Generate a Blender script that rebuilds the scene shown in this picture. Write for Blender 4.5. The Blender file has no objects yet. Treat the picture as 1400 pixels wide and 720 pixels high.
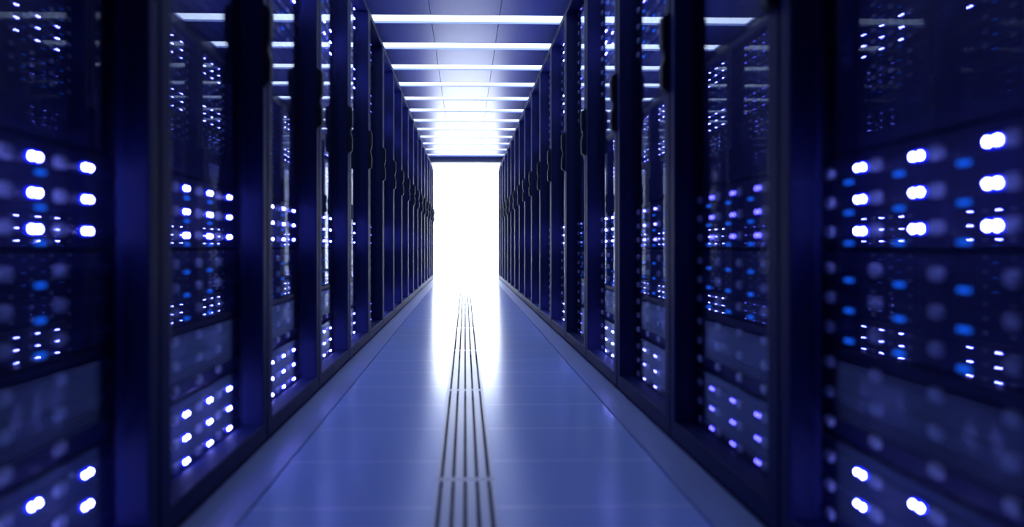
import bpy, bmesh, math, random
from mathutils import Vector, Matrix
random.seed(7)
S = bpy.context.scene
COL = S.collection

# ------------------------------------------------------------------ camera, world, exposure
F = 775.0                      # focal length in pixels of the 1400 px wide frame
EYE = 0.587
YAW = 0.020
cd = bpy.data.cameras.new('camera'); cam = bpy.data.objects.new('camera', cd); COL.objects.link(cam)
cd.sensor_width = 36; cd.lens = F / 1400 * 36
cam.location = (0, 0, EYE); cam.rotation_euler = (math.pi / 2, 0, -YAW)
cd.shift_x = (700 - (636 + F * math.tan(YAW))) / 1400
cd.shift_y = -(360 - 337.5) / 1400
cd.clip_start = 0.02; cd.clip_end = 60
cd.dof.use_dof = True; cd.dof.focus_distance = 4.2; cd.dof.aperture_fstop = 1.12
cd.dof.aperture_blades = 0
S.camera = cam
w = bpy.data.worlds.new('world'); S.world = w; w.use_nodes = True
w.node_tree.nodes['Background'].inputs[0].default_value = (0.05, 0.07, 0.30, 1)
w.node_tree.nodes['Background'].inputs[1].default_value = 0.15
S.view_settings.view_transform = 'Standard'; S.view_settings.look = 'None'
S.view_settings.exposure = 0.0; S.view_settings.gamma = 1; S.view_settings.use_curve_mapping = False
S.cycles.max_bounces = 10; S.cycles.glossy_bounces = 6; S.cycles.diffuse_bounces = 4
S.cycles.transparent_max_bounces = 40; S.cycles.transmission_bounces = 4
S.cycles.sample_clamp_indirect = 25.0
BAR_RGB, BAR_POWER = (0.60, 0.74, 1.0), 4.0
END_RGB, END_POWER = (0.80, 0.88, 1.0), 8.0

# ------------------------------------------------------------------ materials
def nodes(name):
    m = bpy.data.materials.new(name); m.use_nodes = True
    return m, m.node_tree, m.node_tree.nodes['Principled BSDF']
def solid(name, rgb, rough=0.5, metal=0.0, spec=0.5, var=0.12, scale=14, rvar=0.06, coat=0.0):
    m, t, b = nodes(name)
    n = t.nodes.new('ShaderNodeTexNoise'); n.inputs['Scale'].default_value = scale; n.inputs['Detail'].default_value = 4
    tc = t.nodes.new('ShaderNodeTexCoord'); t.links.new(tc.outputs['Object'], n.inputs['Vector'])
    mr = t.nodes.new('ShaderNodeMapRange'); mr.inputs['To Min'].default_value = 1 - var; mr.inputs['To Max'].default_value = 1 + var
    t.links.new(n.outputs['Fac'], mr.inputs['Value'])
    vm = t.nodes.new('ShaderNodeVectorMath'); vm.operation = 'SCALE'; vm.inputs[0].default_value = rgb
    t.links.new(mr.outputs['Result'], vm.inputs['Scale']); t.links.new(vm.outputs[0], b.inputs['Base Color'])
    rr = t.nodes.new('ShaderNodeMapRange'); rr.inputs['To Min'].default_value = rough - rvar; rr.inputs['To Max'].default_value = rough + rvar
    t.links.new(n.outputs['Fac'], rr.inputs['Value']); t.links.new(rr.outputs['Result'], b.inputs['Roughness'])
    b.inputs['Metallic'].default_value = metal; b.inputs['Specular IOR Level'].default_value = spec
    b.inputs['Coat Weight'].default_value = coat; b.inputs['Coat Roughness'].default_value = 0.08
    return m
def glow(name, rgb, power, sample=True):
    m = bpy.data.materials.new(name); m.use_nodes = True; t = m.node_tree; t.nodes.clear()
    e = t.nodes.new('ShaderNodeEmission'); o = t.nodes.new('ShaderNodeOutputMaterial')
    e.inputs[0].default_value = (*rgb, 1); e.inputs[1].default_value = power
    t.links.new(e.outputs[0], o.inputs[0])
    if not sample: m.cycles.emission_sampling = 'NONE'
    return m
M_FRAME = solid('door_metal', (0.014, 0.020, 0.075), 0.55, 0.0, 0.12, 0.06, 6)
M_BODY = solid('cabinet_metal', (0.016, 0.018, 0.045), 0.5, 0.0, 0.4)
M_HANDLE = solid('handle_plastic', (0.010, 0.012, 0.022), 0.55, 0, 0.3)
M_FACE = solid('server_face', (0.030, 0.034, 0.10), 0.42, 0.0, 0.4)
M_CHAS = solid('server_chassis', (0.02, 0.022, 0.05), 0.5, 0.0, 0.4)
M_BUTTON = solid('button_plastic', (0.62, 0.68, 0.70), 0.5, 0, 0.4)
M_LEDGE = solid('ledge_glow_metal', (0.03, 0.07, 0.95), 0.28, 1.0, 0.6)  # the lamps' blue glow on the shelf is put into this base colour
M_GRILLE = solid('grille_metal', (0.26, 0.35, 0.58), 0.32, 0.0, 0.6, 0.05, 5)
M_BORDER = solid('border_panel', (0.26, 0.33, 0.56), 0.36, 0.0, 0.5, 0.05, 3)
M_DARK = solid('dark_void', (0.006, 0.007, 0.015), 0.85, 0, 0.0)
M_BEAM = solid('beam_paint', (0.16, 0.18, 0.20), 0.6)
M_WALL = solid('wall_paint', (0.05, 0.06, 0.16), 0.6)
M_LFRAME = solid('light_housing', (0.30, 0.36, 0.75), 0.35, 0.0, 0.5, 0.04)
M_SOFFIT = solid('soffit_paint', (0.02, 0.024, 0.06), 0.5)
M_BAR = glow('light_diffuser', BAR_RGB, BAR_POWER)
M_END = glow('bright_opening', END_RGB, END_POWER)
LED = (0.13, 0.12, 1.0)
WLED = (0.22, 0.235, 1.0)
M_WHITE = glow('lamp_white', WLED, 170)
M_LAV = glow('lamp_lavender', (0.20, 0.19, 1.0), 24)
M_VIO = glow('lamp_violet', (0.15, 0.13, 1.0), 11)
M_HALO = glow('lamp_halo_blue', (0.002, 0.010, 1.0), 4)  # emission of the added ring that paints a blue halo round each lamp
M_HALODIM = glow('lamp_halo_dim_blue', (0.002, 0.012, 1.0), 0.8)
M_BLUE = glow('lamp_blue', (0.008, 0.13, 1.0), 1.35, False)

def floor_mat():
    m, t, b = nodes('floor_panels')
    g = t.nodes.new('ShaderNodeNewGeometry'); sp = t.nodes.new('ShaderNodeSeparateXYZ'); t.links.new(g.outputs['Position'], sp.inputs[0])
    def mth(op, a, c=None):
        n = t.nodes.new('ShaderNodeMath'); n.operation = op
        for i, v in enumerate((a, c)):
            if v is None: continue
            if isinstance(v, (int, float)): n.inputs[i].default_value = v
            else: t.links.new(v, n.inputs[i])
        return n.outputs[0]
    d = mth('ABSOLUTE', mth('SUBTRACT', mth('FRACT', mth('ADD', mth('DIVIDE', mth('SUBTRACT', sp.outputs['Y'], 1.279), 0.277), 20.5)), 0.5))
    seam = mth('LESS_THAN', d, 0.0028 / 0.277)
    n = t.nodes.new('ShaderNodeTexNoise'); n.inputs['Scale'].default_value = 2.2; n.inputs['Detail'].default_value = 5
    t.links.new(g.outputs['Position'], n.inputs['Vector'])
    cr = t.nodes.new('ShaderNodeMix'); cr.data_type = 'RGBA'
    cr.inputs[6].default_value = (0.34, 0.47, 0.80, 1); cr.inputs[7].default_value = (0.37, 0.505, 0.84, 1)
    t.links.new(n.outputs['Fac'], cr.inputs[0])
    c2 = t.nodes.new('ShaderNodeMix'); c2.data_type = 'RGBA'; c2.inputs[7].default_value = (0.68, 0.75, 0.95, 1)
    t.links.new(cr.outputs[2], c2.inputs[6]); t.links.new(seam, c2.inputs[0])
    t.links.new(c2.outputs[2], b.inputs['Base Color'])
    rr = t.nodes.new('ShaderNodeMapRange'); rr.inputs['To Min'].default_value = 0.185; rr.inputs['To Max'].default_value = 0.22
    t.links.new(n.outputs['Fac'], rr.inputs['Value']); t.links.new(rr.outputs['Result'], b.inputs['Roughness'])
    b.inputs['Specular IOR Level'].default_value = 0.7
    return m
M_FLOOR = floor_mat()
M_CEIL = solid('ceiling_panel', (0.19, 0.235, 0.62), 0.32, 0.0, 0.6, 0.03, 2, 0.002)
M_SEAM = solid('ceiling_seam', (0.02, 0.022, 0.04), 0.7)

def glass_mat():
    m = bpy.data.materials.new('door_glass'); m.use_nodes = True; t = m.node_tree; t.nodes.clear()
    g = t.nodes.new('ShaderNodeNewGeometry')
    dp = t.nodes.new('ShaderNodeVectorMath'); dp.operation = 'DOT_PRODUCT'
    t.links.new(g.outputs['Incoming'], dp.inputs[0]); t.links.new(g.outputs['Normal'], dp.inputs[1])
    def mth(op, a, c=None, d=None):
        n = t.nodes.new('ShaderNodeMath'); n.operation = op
        for i, v in enumerate((a, c, d)):
            if v is None: continue
            if isinstance(v, (int, float)): n.inputs[i].default_value = v
            else: t.links.new(v, n.inputs[i])
        return n.outputs[0]
    ab = mth('ABSOLUTE', dp.outputs['Value'])
    f = mth('MULTIPLY_ADD', mth('POWER', mth('SUBTRACT', 1.0, ab), 4.3), 0.56, 0.075)
    tr = t.nodes.new('ShaderNodeBsdfTransparent'); tr.inputs[0].default_value = (0.90, 0.91, 0.96, 1)
    gl = t.nodes.new('ShaderNodeBsdfGlossy'); gl.inputs['Roughness'].default_value = 0.0; gl.inputs[0].default_value = (0.92, 0.95, 1, 1)
    mx = t.nodes.new('ShaderNodeMixShader'); o = t.nodes.new('ShaderNodeOutputMaterial')
    t.links.new(f, mx.inputs[0]); t.links.new(tr.outputs[0], mx.inputs[1]); t.links.new(gl.outputs[0], mx.inputs[2])
    t.links.new(mx.outputs[0], o.inputs[0])
    return m
M_GLASS = glass_mat()

# ------------------------------------------------------------------ mesh helpers
def box(bm, x0, x1, y0, y1, z0, z1, mi=0):
    x0, x1 = min(x0, x1), max(x0, x1); y0, y1 = min(y0, y1), max(y0, y1); z0, z1 = min(z0, z1), max(z0, z1)
    v = [bm.verts.new((x, y, z)) for z in (z0, z1) for y in (y0, y1) for x in (x0, x1)]
    for f in ((0, 2, 3, 1), (4, 5, 7, 6), (0, 1, 5, 4), (2, 6, 7, 3), (0, 4, 6, 2), (1, 3, 7, 5)):
        bm.faces.new([v[i] for i in f]).material_index = mi
    return v
def mesh(name, bm, mats, smooth=False):
    me = bpy.data.meshes.new(name); bm.normal_update(); bm.to_mesh(me); bm.free()
    for m in (mats if isinstance(mats, (list, tuple)) else [mats]): me.materials.append(m)
    if smooth:
        for p in me.polygons: p.use_smooth = True
    return me
def put(name, me, parent=None, loc=(0, 0, 0)):
    o = bpy.data.objects.new(name, me); COL.objects.link(o); o.location = loc
    if parent is not None: o.parent = parent
    return o
def bevel(o, wd=0.003, seg=2):
    b = o.modifiers.new('bevel', 'BEVEL'); b.width = wd; b.segments = seg; b.limit_method = 'ANGLE'; b.angle_limit = math.radians(40)
def struct(name, bm, mats):
    o = put(name, mesh(name, bm, mats)); o['kind'] = 'structure'; return o
def thing(name, label, cat, loc=(0, 0, 0), group=None, me=None):
    o = bpy.data.objects.new(name, me); COL.objects.link(o); o.location = loc
    o['label'] = label; o['category'] = cat
    if group: o['group'] = group
    return o

# ------------------------------------------------------------------ the room
XL, XR = 0.592, 0.622          # door faces left and right of the aisle centre
SL, SR = 0.478, 0.517          # floor seams along both sides
ZC = EYE + 1.57                # ceiling
Y0, Y1 = -2.6, 11.25
ROOM = 1.75
GW = 0.074                     # half width of the centre grille channel
bm = bmesh.new()
box(bm, -SL, -GW, Y0, Y1, -0.02, 0); box(bm, GW, SR, Y0, Y1, -0.02, 0)
struct('floor', bm, M_FLOOR)
bm = bmesh.new(); box(bm, -ROOM, ROOM, Y0, Y1, -0.20, -0.05); struct('floor_base', bm, M_DARK)
bm = bmesh.new(); box(bm, -ROOM, -SL - 0.005, Y0, Y1, -0.05, 0); struct('trim_1', bm, M_BORDER)
bm = bmesh.new(); box(bm, SR + 0.005, ROOM, Y0, Y1, -0.05, 0); struct('trim_2', bm, M_BORDER)
# ceiling: boards between the recessed light slots, cut by two long seams
LY0, LP, LW = 3.914, 0.523, 0.148
lights = [LY0 + LP * k for k in range(-8, 12)]
bm = bmesh.new()
edges = [Y0] + [e for y in lights for e in (y - LW / 2, y + LW / 2)] + [Y1]
SX = 0.234
for a, b in zip(edges[0::2], edges[1::2]):
    for x0, x1 in ((-0.655, -SX - 0.002), (-SX + 0.002, SX - 0.002), (SX + 0.002, 0.685)):
        box(bm, x0, x1, a, b, ZC, ZC + 0.02, 0)
box(bm, -ROOM, ROOM, Y0, Y1, ZC + 0.06, ZC + 0.10, 1)
struct('ceiling', bm, [M_CEIL, M_SEAM])
bm = bmesh.new(); box(bm, -0.655, -ROOM, Y0, Y1, 2.075, ZC + 0.06); struct('trim_3', bm, M_SOFFIT)
bm = bmesh.new(); box(bm, 0.685, ROOM, Y0, Y1, 2.075, ZC + 0.06); struct('trim_4', bm, M_SOFFIT)
bm = bmesh.new(); box(bm, -ROOM - 0.1, -ROOM, Y0, Y1, -0.2, 2.3); struct('wall_left', bm, M_WALL)
bm = bmesh.new(); box(bm, ROOM, ROOM + 0.1, Y0, Y1, -0.2, 2.3); struct('wall_right', bm, M_WALL)
bm = bmesh.new(); box(bm, -ROOM, ROOM, Y0 - 0.1, Y0, -0.2, 2.3); struct('wall_rear', bm, M_WALL)
bm = bmesh.new(); box(bm, -ROOM, ROOM, Y1, Y1 + 0.05, -0.2, 2.3); struct('window_1', bm, M_END)
bm = bmesh.new(); box(bm, -0.66, 0.69, 9.92, 10.04, 2.07, ZC); struct('trim_5', bm, M_BEAM)

# ------------------------------------------------------------------ ceiling lights
bm = bmesh.new(); box(bm, -0.652, 0.682, -LW / 2 + 0.004, LW / 2 - 0.004, 0.014, 0.022); me_diff = mesh('diffuser', bm, M_BAR)
bm = bmesh.new()
for s in (-1, 1): box(bm, -0.654, 0.684, s * LW / 2 - s * 0.001, s * (LW / 2 - 0.004), -0.001, 0.03)
for x in (-0.654, 0.680): box(bm, x, x + 0.004, -LW / 2 + 0.004, LW / 2 - 0.004, -0.001, 0.03)
box(bm, -0.65, 0.68, -LW / 2 + 0.004, LW / 2 - 0.004, 0.024, 0.03)
me_house = mesh('housing', bm, M_LFRAME)
ORD = ['zeroth', 'first', 'second', 'third', 'fourth', 'fifth', 'sixth', 'seventh', 'eighth', 'ninth', 'tenth', 'eleventh', 'twelfth',
       'thirteenth', 'fourteenth', 'fifteenth', 'sixteenth', 'seventeenth', 'eighteenth']
for k, y in enumerate(lights):
    n = k - 7
    if n < -3: continue
    if n >= 1: lab = 'long bright ceiling light bar across the aisle, %s from the top of the photo' % ORD[n]
    else: lab = 'long ceiling light bar overhead out of view, %s back from the first visible bar' % ORD[1 - n]
    t = thing('ceiling_light', lab, 'ceiling light', (0, y, ZC), 'ceiling light bars across the aisle')
    put('housing', me_house, t); put('diffuser', me_diff, t)

# ------------------------------------------------------------------ slotted grilles in the floor
GP = 0.897
def grille_mesh():
    bm = bmesh.new(); L = GP / 2 - 0.0015; W = GW; sw = 0.0080
    xs = [-0.0593 + 0.02965 * i for i in range(5)]
    cuts = [-W] + [e for x in xs for e in (x - sw / 2, x + sw / 2)] + [W]
    for a, b in zip(cuts[0::2], cuts[1::2]):
        box(bm, a, b, -L, L, -0.022, 0.0, 1); box(bm, a, b, -L, L, 0.0, 0.0003, 0)  # bar sides coloured near-black, painting the shade inside the slots
    for x in xs:
        for s in (-1, 1): box(bm, x - sw / 2, x + sw / 2, s * L, s * (L - 0.009), -0.022, 0.0003, 0)
    return mesh('floor_grille', bm, [M_GRILLE, M_DARK])
gm = grille_mesh()
for k in range(-1, 11):
    yc = 1.4335 + GP * (k - 0.5) + 0
    n = k + 1
    lab = 'grey metal floor grille with five long slots, %s from the camera' % ORD[n + 1]
    thing('floor_grille', lab, 'floor grille', (0, yc, 0), 'slotted grilles down the middle of the floor', gm)

# ------------------------------------------------------------------ server cabinets
P = 0.6; TOP = 2.06; YB = 1.111
GL = 0.046                     # glass behind the door face
LD = 0.078                     # lamp plane behind the door face
SIDES = {'left': (-1, XL, [.2565, .380, .502], [.2075, .324, .437], [.281, .405]),
         'right': (1, XR, [.223, .349, .474], [.196, .315, .439, .5615], [.278, .398, .5185])}
UH = 0.179
UNITS = {'A': 1.958, 'a': 1.778, 'B': 1.597, 'b': 1.418, 'C': .671, 'c': .491, 'e': .312, 'D': .132}
WHITE = set('ABCD'); BLUE = set('ABCabc')
def dome(bm, x, y, z, r, s, mi=0, seg=10, depth=0.7):
    """a low dome that bulges towards the aisle"""
    rings = []
    for j in range(3):
        a = j / 3 * math.pi / 2
        rings.append([bm.verts.new((x - s * r * depth * math.sin(a), y + r * math.cos(a) * math.cos(2 * math.pi * i / seg),
                                    z + r * math.cos(a) * math.sin(2 * math.pi * i / seg))) for i in range(seg)])
    tip = bm.verts.new((x - s * r * depth, y, z))
    fs = []
    for j in range(2):
        for i in range(seg):
            fs.append(bm.faces.new([rings[j][i], rings[j][(i + 1) % seg], rings[j + 1][(i + 1) % seg], rings[j + 1][i]]))
    for i in range(seg): fs.append(bm.faces.new([rings[2][i], rings[2][(i + 1) % seg], tip]))
    fs.append(bm.faces.new(rings[0][::-1]))
    for f in fs: f.material_index = mi; f.smooth = True
def lamp_geo(bm, s, x, y, z, mi=0, seg=10, r=.0040):
    for dy in (-.0072, .0072): dome(bm, x - s * .0042, y + dy, z, r, s, mi, seg)
    n = 16; rr = []                                     # glowing ring under the two bright domes, added to paint their blue halo
    for d, k in ((0, 1), (.0040, 1), (.0044, .85)):
        rr.append([bm.verts.new((x - s * d, y + (.0075 * k * math.cos(2 * math.pi * i / n)) + .0065 * (1 if math.cos(2 * math.pi * i / n) > 0 else -1),
                                 z + .0075 * k * math.sin(2 * math.pi * i / n))) for i in range(n)])
    for j in range(2):
        for i in range(n): bm.faces.new([rr[j][i], rr[j][(i + 1) % n], rr[j + 1][(i + 1) % n], rr[j + 1][i]]).material_index = mi + 1
    bm.faces.new(rr[2]).material_index = mi + 1
def button_geo(bm, s, x, y, z, mi=0):
    n = 12; rr = []
    for d, k in ((0, 1), (.004, 1), (.007, .8)):
        rr.append([bm.verts.new((x - s * d, y + .0125 * k * math.copysign(abs(math.cos(2 * math.pi * i / n + .26)) ** .6, math.cos(2 * math.pi * i / n + .26)),
                                 z + .0105 * k * math.copysign(abs(math.sin(2 * math.pi * i / n + .26)) ** .6, math.sin(2 * math.pi * i / n + .26)))) for i in range(n)])
    for j in range(2):
        for i in range(n): bm.faces.new([rr[j][i], rr[j][(i + 1) % n], rr[j + 1][(i + 1) % n], rr[j + 1][i]]).material_index = mi
    bm.faces.new(rr[2]).material_index = mi; bm.faces.new(rr[0][::-1]).material_index = mi
def blue_geo(bm, s, x, y, z, mi=0):
    box(bm, x, x - s * .004, y - .009, y + .009, z - .0030, z + .0030, mi)
def face_geo(bm, s, X, kind):
    """chassis of one server; local origin at the centre height of the unit, door face plane and near cabinet boundary"""
    h = UH / 2 - .0025
    xf = X + s * (LD + .014)
    box(bm, xf, X + s * .62, .028, .586, -h, h, 1)
    box(bm, xf, xf - s * .006, .034, .586, -h + .002, h - .002, 0)
    for y in (.026, .576):                     # mounting ears
        box(bm, xf - s * .009, xf + s * .004, y, y + .012, -h + .001, h - .001, 0)
    for r in (-1, 0, 1):                       # raised drive rails that carry the lamps
        zr = r * .056
        box(bm, xf - s * .006, X + s * LD, .040, .587, zr - .0095, zr + .0095, 0)
def unit_parts(kind, side):
    s, X0, leds, greys, blues = SIDES[side]; xl = s * LD; xb = s * (LD + .008)
    out = []
    for r in (1, 0, -1):
        z = r * .056
        if kind in WHITE: out += [('lamp', y, z, xl) for y in leds]
        out += [('button', y, z, xl) for y in greys if not (kind in WHITE and min(abs(y - l) for l in leds) < .010)]
        if kind in BLUE: out += [('indicator', y, z - .021, xb) for y in blues]
    return out
cache = {}
HALO = {M_WHITE.name: M_HALO, M_LAV.name: M_HALODIM, M_VIO.name: M_HALODIM}
def server_mesh(kind, side, whole, lampmat):
    key = (kind if whole else 'x', side, whole, lampmat.name if whole else '')
    if key not in cache:
        s = SIDES[side][0]; bm = bmesh.new(); face_geo(bm, s, 0, kind)
        mats = [M_FACE, M_CHAS]
        if whole:
            mats += [lampmat, HALO[lampmat.name], M_BUTTON, M_BLUE]
            for p, y, z, x in unit_parts(kind, side):
                if p == 'lamp': lamp_geo(bm, s, x, y, z, 2, 6)
                elif p == 'button': button_geo(bm, s, x, y, z, 4)
                else: blue_geo(bm, s, x, y, z, 5)
        cache[key] = mesh('server', bm, mats)
    return cache[key]
def small(part, side, mat):
    key = (part, side, mat.name)
    if key not in cache:
        s = SIDES[side][0]; bm = bmesh.new()
        {'lamp': lamp_geo, 'button': button_geo, 'indicator': blue_geo}[part](bm, s, 0, 0, 0)
        cache[key] = mesh(part, bm, [mat, HALO[mat.name]] if part == 'lamp' else mat)
    return cache[key]

def frame_mesh(side):
    s = SIDES[side][0]; bm = bmesh.new()
    a, b = .0035, P - .0035; zb, zt = .014, TOP - .004; d = .060
    ia, ib, iz, it = .044, .562, .066, 2.022
    def prof(y0, y1, z0, z1): box(bm, 0, s * d, y0, y1, z0, z1)
    o = [(a, zb), (b, zb), (b, zt), (a, zt)]; i_ = [(ia, iz), (ib, iz), (ib, it), (ia, it)]
    V = {}
    for nm, x, pts in (('of', 0, o), ('if', 0, i_), ('ob', s * d, o), ('ib', s * d, i_)):
        V[nm] = [bm.verts.new((x, p[0], p[1])) for p in pts]
    for k in range(4):
        n = (k + 1) % 4
        bm.faces.new([V['of'][k], V['of'][n], V['if'][n], V['if'][k]])
        bm.faces.new([V['ob'][k], V['ib'][k], V['ib'][n], V['ob'][n]])
        bm.faces.new([V['of'][k], V['ob'][k], V['ob'][n], V['of'][n]])
        bm.faces.new([V['if'][k], V['if'][n], V['ib'][n], V['ib'][k]])
    bmesh.ops.recalc_face_normals(bm, faces=bm.faces)
    es = [e for e in bm.edges if e.verts[0].co.x == 0 and e.verts[1].co.x == 0 and len(e.link_faces) == 2 and abs(e.link_faces[0].normal.dot(e.link_faces[1].normal)) < .5]
    bmesh.ops.bevel(bm, geom=es, offset=.0035, segments=2, affect='EDGES', profile=.6)
    return mesh('door', bm, M_FRAME)
def pane_mesh(side, z0, z1):
    s = SIDES[side][0]; bm = bmesh.new(); box(bm, s * GL, s * (GL + .004), .0400, .5660, z0, z1); return mesh('glass_pane', bm, M_GLASS)
def handle_mesh(side):
    s = SIDES[side][0]; bm = bmesh.new()
    y0, y1 = (.560, .594) if side == 'left' else (.006, .040)
    yc = (y0 + y1) / 2
    # side outline: two swellings with a waist, over a back plate
    box(bm, 0, -s * .004, y0, y1, 1.062, 1.302)
    prof = [(1.066, .010, .84), (1.072, .019, .95), (1.10, .021, 1), (1.140, .021, 1), (1.158, .016, .86), (1.166, .013, .8), (1.182, .013, .8),
            (1.190, .017, .88), (1.204, .021, 1), (1.275, .022, 1), (1.292, .018, .95), (1.298, .009, .84)]
    rings = []
    for z, p, wd in prof:
        hw = (y1 - y0) / 2 * wd; c = .004
        rings.append([bm.verts.new(q) for q in ((-s * .003, yc - hw, z), (-s * (p - c), yc - hw, z), (-s * p, yc - hw + c, z), (-s * p, yc + hw - c, z), (-s * (p - c), yc + hw, z), (-s * .003, yc + hw, z))])
    for r0, r1 in zip(rings, rings[1:]):
        for i in range(6): bm.faces.new([r0[i], r0[(i + 1) % 6], r1[(i + 1) % 6], r1[i]])
    bm.faces.new(rings[0][::-1]); bm.faces.new(rings[-1])
    bmesh.ops.recalc_face_normals(bm, faces=bm.faces)
    return mesh('handle', bm, M_HANDLE)
def body_mesh(side):
    s = SIDES[side][0]; bm = bmesh.new(); D0, D1 = .062, .95
    box(bm, s * D0, s * D1, .003, .022, 0.0, TOP); box(bm, s * D0, s * D1, P - .009, P - .003, 0.0, TOP)
    box(bm, s * D0, s * D1, .022, P - .009, TOP - .010, TOP); box(bm, s * (D1 - .01), s * D1, .022, P - .009, 0, TOP - .010)
    return mesh('body', bm, M_BODY)
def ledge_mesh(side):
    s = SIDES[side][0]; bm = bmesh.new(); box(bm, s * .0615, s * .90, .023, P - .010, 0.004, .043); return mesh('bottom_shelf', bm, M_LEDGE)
def plinth_mesh(side):
    s = SIDES[side][0]; bm = bmesh.new(); box(bm, s * .010, s * .061, .004, P - .004, 0, .012); return mesh('plinth', bm, M_DARK)
def blank_mesh(side):
    s = SIDES[side][0]; bm = bmesh.new(); x = s * (LD + .014)
    for k in range(3):
        z0 = .763 + .188 * k; box(bm, x - s * .004, x + s * .010, .036, .564, z0, z0 + .185)
        for j in range(5): box(bm, x - s * .006, x - s * .003, .08, .52, z0 + .03 + j * .03, z0 + .036 + j * .03)
    return mesh('blanking_panel', bm, M_FACE)
PM = {}
for sd in SIDES:
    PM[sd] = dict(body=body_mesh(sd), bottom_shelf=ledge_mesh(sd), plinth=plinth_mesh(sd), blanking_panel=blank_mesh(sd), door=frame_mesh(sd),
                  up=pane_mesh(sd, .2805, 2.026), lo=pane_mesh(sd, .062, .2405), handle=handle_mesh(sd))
POS = {'A': 'topmost', 'a': 'second from the top', 'B': 'third from the top', 'b': 'fourth from the top', 'C': 'fourth from the bottom', 'c': 'third from the bottom',
       'e': 'second from the bottom', 'D': 'lowest'}
def lampmat(side, i):
    if (side, i) in (('right', 2), ('right', 5), ('left', 6)): return M_VIO, 'violet'
    if (side, i) == ('right', 3): return M_LAV, 'pale violet'
    return M_WHITE, 'white'
for side in SIDES:
    s, X = SIDES[side][:2]
    for i in range(0, 18):
        y = YB + P * (i - 2)
        if i == 0: lab = 'black server cabinet in the %s row beside the camera, before the nearest visible one' % side
        else: lab = 'black server cabinet with glass door, %s from the camera in the %s row' % (ORD[i], side)
        cab = thing('server_cabinet', lab, 'server cabinet', (s * X, y, 0), 'server cabinets in the %s row' % side)
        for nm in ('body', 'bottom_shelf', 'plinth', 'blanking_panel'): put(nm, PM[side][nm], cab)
        d = put('door', PM[side]['door'], cab)
        put('glass_pane', PM[side]['up'], d); put('glass_pane', PM[side]['lo'], d); put('handle', PM[side]['handle'], d)
        if i == 0: continue
        lm, cname = lampmat(side, i)
        detailed = i <= 5
        for kind, zc in UNITS.items():
            look = 'server with %s lamps' % cname if kind in WHITE else 'server with %s' % ('blue indicators' if kind in BLUE else 'grey buttons')
            lab = '%s, %s in %s cabinet of %s row' % (look, POS[kind], ORD[i], side)
            t = thing('server', lab, 'server', (s * X, y, zc), 'servers inside the %s row' % side, server_mesh(kind, side, not detailed, lm))
            if detailed:
                for p, yy, zz, xx in unit_parts(kind, side):
                    put({'lamp': 'lamp', 'button': 'button', 'indicator': 'indicator_light'}[p],
                        small(p, side, {'lamp': lm, 'button': M_BUTTON, 'indicator': M_BLUE}[p]), t, (xx, yy, zz))
